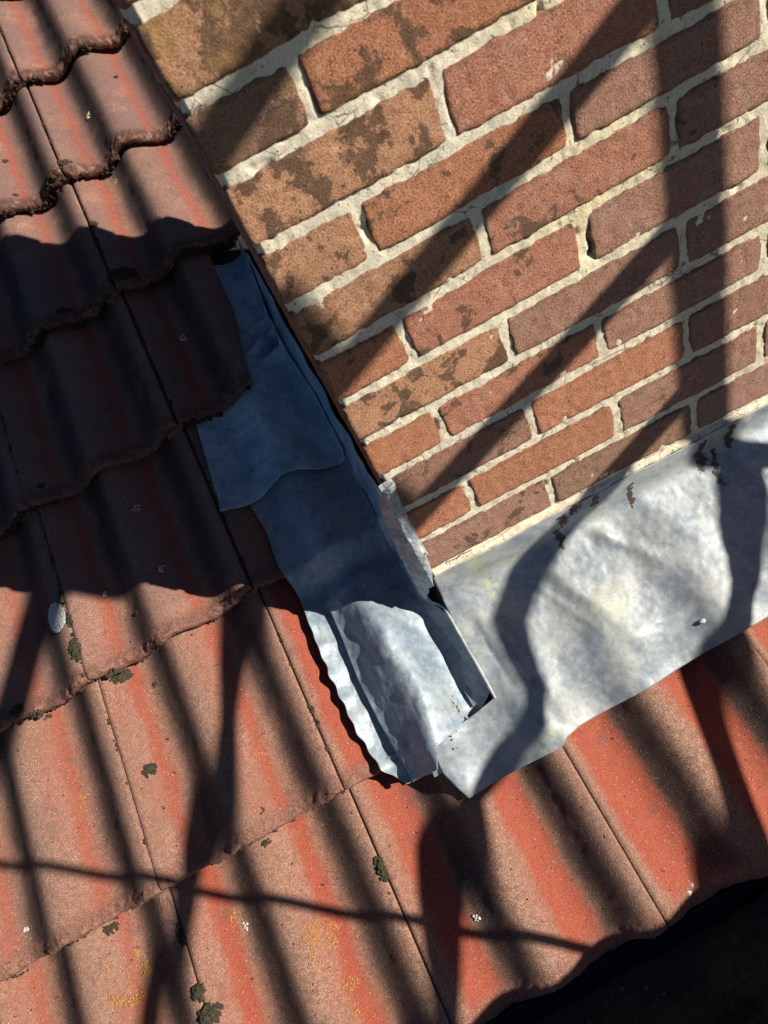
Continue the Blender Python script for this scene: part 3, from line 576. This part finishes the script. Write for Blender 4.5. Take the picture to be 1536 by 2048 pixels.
LICH_L=['upright orange lichen streak in the dark stripe of the left tile','large round orange lichen ring at the bottom left','pale orange lichen near the top of the red stripe left of the lead','small orange lichen below the pale one in the same dark stripe','wide scatter of orange lichen crumbs on the bottom middle tile','dense orange lichen knot within the wide scatter','orange lichen dots lowest on the red stripe','thin orange lichen scatter just under the front edge','faint orange lichen curl at the left of the red stripe','orange lichen dots at the very bottom of the middle tile','brown orange lichen smear beside a white speck']
WHITE_L=['white oval bird dropping on the joint at the left','white star lichen on the shaded tile, upper of two','white star lichen on the shaded tile, lower of two','pale lichen spot in the dark shadow of a rung','white speck beside the brown lichen smear','white speck inside the wide dark shadow near the gutter','small white curl near the left margin','white crumb above the gutter at right','white crumb just below the other one above the gutter','white speck on the wavy shadow edge near the chimney','white speck on the dark tile beside the chimney corner','pale speck on the shaded tile beside the blue lead','white crumb on the bright red strip at right, upper one','white crumb on the bright red strip at right, lower one','small pale fleck on the sunlit edge right of the dropping']
def cushion(name,x,s,a,b,mat,label,cat,group,hgt=.55,n=None,h0=None):
    rr=random.Random(int((x+5)*9999)+int((s+5)*777)); n=n or int(10+min(60,a*b*160000)); W=[];FF=[];k=0
    for i in range(n):
        t=rr.random()*6.283; q=math.sqrt(rr.random()); xx=x+a*.8*q*math.cos(t); s2=s+b*.8*q*math.sin(t)
        rad=max(.0013,min(a,b)*rr.uniform(.28,.5)*(1.15-.5*q)); h=surf(xx,s2) if h0 is None else h0
        for sv in SE:                      # next to a front edge: stay on the higher tile side
            if 0<s2-sv<.004: h=max(h,surf(xx,sv-.001)-.01)
        v,f=ball(rad,rr.random()*99,RP(xx,s2,h+rad*hgt*.4*(1.3-q)),9,7,.5,(1,1,hgt),BR); W.append(v); FF+=[tuple(p+k for p in g) for g in f]; k+=len(v)
    o=mkobj(name,np.concatenate(W),FF,mat); return tag(o,label,cat,group)
def crust(name,x,s,a,b,mat,label,cat,group,ring=False,n=None,sz=(.0008,.0024)):
    rr=random.Random(int((x+5)*9999)+3); n=n or int(14+a*b*420000); W=[];FF=[];k=0
    for i in range(n):
        t=rr.random()*6.283; q=math.sqrt(rr.random()); 
        if ring and rr.random()<.72: q=rr.uniform(.78,1.0)
        if n<800 and vnoise(t*1.2+x*50,q*2.5,s*9)<-.25: continue
        xx=x+a*q*math.cos(t); s2=s+b*q*math.sin(t); rad=rr.uniform(*sz)
        v,f=ball(rad,rr.random()*99,RP(xx,s2,surf(xx,s2)+.0003),7,5,.45,(1,1,.45),BR); W.append(v); FF+=[tuple(p+k for p in g) for g in f]; k+=len(v)
    return tag(mkobj(name,np.concatenate(W),FF,mat),label,cat,group)
for (x,s,a,b),lab in zip(moss,MOSS_L):
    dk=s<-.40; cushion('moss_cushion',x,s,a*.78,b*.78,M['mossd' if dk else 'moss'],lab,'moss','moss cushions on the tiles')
for i,((x,s,a,b),lab) in enumerate(zip(lich,LICH_L)): crust('lichen_patch',x,s,a,b,M['orange'],lab,'lichen','orange lichens on the tiles',ring=(i==1),sz=(.0007,.0019))
for i,((x,s,a,b),lab) in enumerate(zip(white,WHITE_L)):
    if i==0: crust('bird_dropping',x,s,a,b,M['white'],lab,'bird dropping',None,n=900,sz=(.0010,.0022))
    else: crust('white_lichen',x,s,a,b,M['white'],lab,'lichen','small white lichens and crumbs',n=16,sz=(.0010,.0022))
crust('yellow_lichen',-.160,-1.304,.007,.009,M['yellow'],'tiny pale yellow lichen in a red stripe near the chimney at top','lichen',None,n=26,sz=(.0012,.0026))
# grit trapped on the lead
W=[];FF=[];k=0; rr=random.Random(5)
for i in range(46):
    t=rr.random(); x=-.060-.03*rr.random()*t-.004*rr.gauss(0,1); s=.135+.045*t+.006*rr.gauss(0,1); rad=rr.uniform(.0006,.0022)
    H0=float(HBf(np.array(x),np.array(s)))+.004; v,f=ball(rad,rr.random()*99,RP(x,s,H0),8,6,.6,(1,1,.7),BR); W.append(v); FF+=[tuple(p+k for p in g) for g in f]; k+=len(v)
tag(mkobj('grit',np.concatenate(W),FF,M['grit']),'pale mortar crumbs lying where the two lead sheets meet','grit',kind='stuff')
v,f=ball(.0042,3.,RP(.3005,.205,.004+float(rowsma(np.array(.205),.176,.085))+float(profa(np.array(.3)))*.5+.003),14,10,.25,(1.1,.8,.7),BR); tag(mkobj('snail_shell',v,f,M['white']),'tiny white snail shell on the lead apron near its lower right edge','snail shell')
tw=[(.043,-.0075,.0075),(.050,-.0095,.0145),(.060,-.0090,.0110),(.068,-.0085,.0105)]; V,F=tube(tw,.0006,8); tag(mkobj('twig',V,F,M['mossd']),'thin bent dark twig on the mortar just above the left end of the apron','twig')
# ---------------------------------------------------------------- gutter
gy,gz,gr=-.490,-.350,.069; n=26; xs=np.linspace(-1.3,1.3,60)
an=np.linspace(math.radians(8),math.radians(-188),n); prof2=[(gy+gr*math.cos(t),gz+gr*math.sin(t)) for t in an]
lip=[(prof2[-1][0]-.004*math.cos(t)-.004,prof2[-1][1]+.006+.006*math.sin(t)) for t in np.linspace(-1.2,3.6,8)]
pp=prof2+lip; P=np.array([[(x,y,z) for y,z in pp] for x in xs]); V,F=closed_sheet(P,.0015)
gt=mkobj('gutter',V,F,M['gutter']); tag(gt,'dark half round gutter below the tile ends in the bottom right corner','gutter')
X,Y=np.meshgrid(np.linspace(-1.29,1.29,420),np.linspace(gy-.055,gy+.055,30),indexing='ij'); Z=gz-.030+fbm(X*26,Y*26,o=5,seed=97)*.011
V,F=closed_sheet(np.stack([X,Y,Z],-1),.004); tag(mkobj('gutter_silt',V,F,M['silt']),'black wet silt and rotted leaves filling the gutter','silt',kind='stuff')
W=[];FF=[];k=0
for i in range(110):
    rad=rr.choice([.0006,.0008,.001,.0012,.0026]); v,f=ball(rad,rr.random()*99,(rr.uniform(-.5,.4),rr.uniform(gy-.05,gy+.05),gz-.030),8,6,.6,(1,1,.6)); W.append(v); FF+=[tuple(p+k for p in g) for g in f]; k+=len(v)
tag(mkobj('gutter_crumbs',np.concatenate(W),FF,M['gritd']),'pale crumbs scattered over the black silt in the gutter','debris',kind='stuff')
V,F=box((0,-.406,-.437),(5.6,.026,.17)); tag(mkobj('fascia_board',V,F,M['gutter'],smooth=False),'timber fascia board behind the gutter','board')
# ---------------------------------------------------------------- scaffold outside the frame (casts the bar shadows, rungs bent to shape them)
X0=1.40; sc_=bpy.data.objects.new('scaffold',None); COL.objects.link(sc_); sc_.location=(X0,-1.1,-5); tag(sc_,'grey steel scaffold end frame standing out of view beside the roof, ladder rungs bent to shape the bar shadows','scaffold')
Y0=-.516; Y1=-1.80
for y in (Y0,Y1):
    V,F=tube([(X0,y,-5),(X0,y,2.3)],.0195,20); mkobj('stile',V,F,M['steel'],parent=sc_)
RU=[(1.64,1.80),(1.335,1.50),(1.105,1.31),(.895,1.03),(.655,.72),(.47,.40)]
RU+=[(.47-.24*k,.40-.24*k) for k in range(1,22)]+[(1.88,2.05)]
for a_,b_ in RU:
    if a_==.895: V,F=tube([(X0,Y0,.888),(X0,-.750,.946),(X0,-.760,1.0),(X0,-.84,.992),(X0,-.95,.992),(X0,-1.06,.988),(X0,-1.14,.985),(X0,-1.25,.985),(X0,-1.4,.985),(X0,Y1,.98)],[.0205,.0205,.021,.020,.0135,.018,.0225,.013,.015,.018],16)
    elif a_==1.105: V,F=tube([(X0,Y0,1.118),(X0,-.752,1.182),(X0,-.761,1.28),(X0,-1.05,1.285),(X0,Y1,1.28)],[.0205,.0205,.024,.024,.02],16)
    elif a_==1.335: V,F=tube([(X0,Y0,1.355),(X0,-.76,1.430),(X0,Y1,1.52)],.0195,16)
    elif a_==.655: V,F=tube([(X0,y_,z_) for y_,z_ in ((Y0,.655),(-.604,.660),(-.70,.686),(-.785,.701),(-.833,.690),(-.885,.670),(-.935,.658),(-.985,.665),(-1.03,.697),(-1.09,.704),(-1.165,.702),(-1.22,.704),(-1.30,.706),(Y1,.72))],[.021,.021,.021,.020,.0165,.0135,.0155,.022,.015,.025,.030,.026,.0145,.0145],16)
    else: V,F=tube([(X0,Y0,a_),(X0,Y1,b_)],.0205,16)
    mkobj('rung',V,F,M['steel'],parent=sc_)
V,F=tube([(.80,-.868+.006*math.sin(i*1.3),2.2-i*.25) for i in range(28)],.0068,10); tag(mkobj('cable',V,F,M['gutter']),'thin dark cable hanging down beside the scaffold frame','cable')
d=.70; V,F=box((1.5,-.425-.4213*d-.02,-.300+.4695*d-.15),(2.7,.035,.30)); tag(mkobj('shade_board',V,F,M['wood'],smooth=False),'added board on edge along the eaves, out of view, shading the gutter','board')  # unseen board added to shade the gutter and tile ends
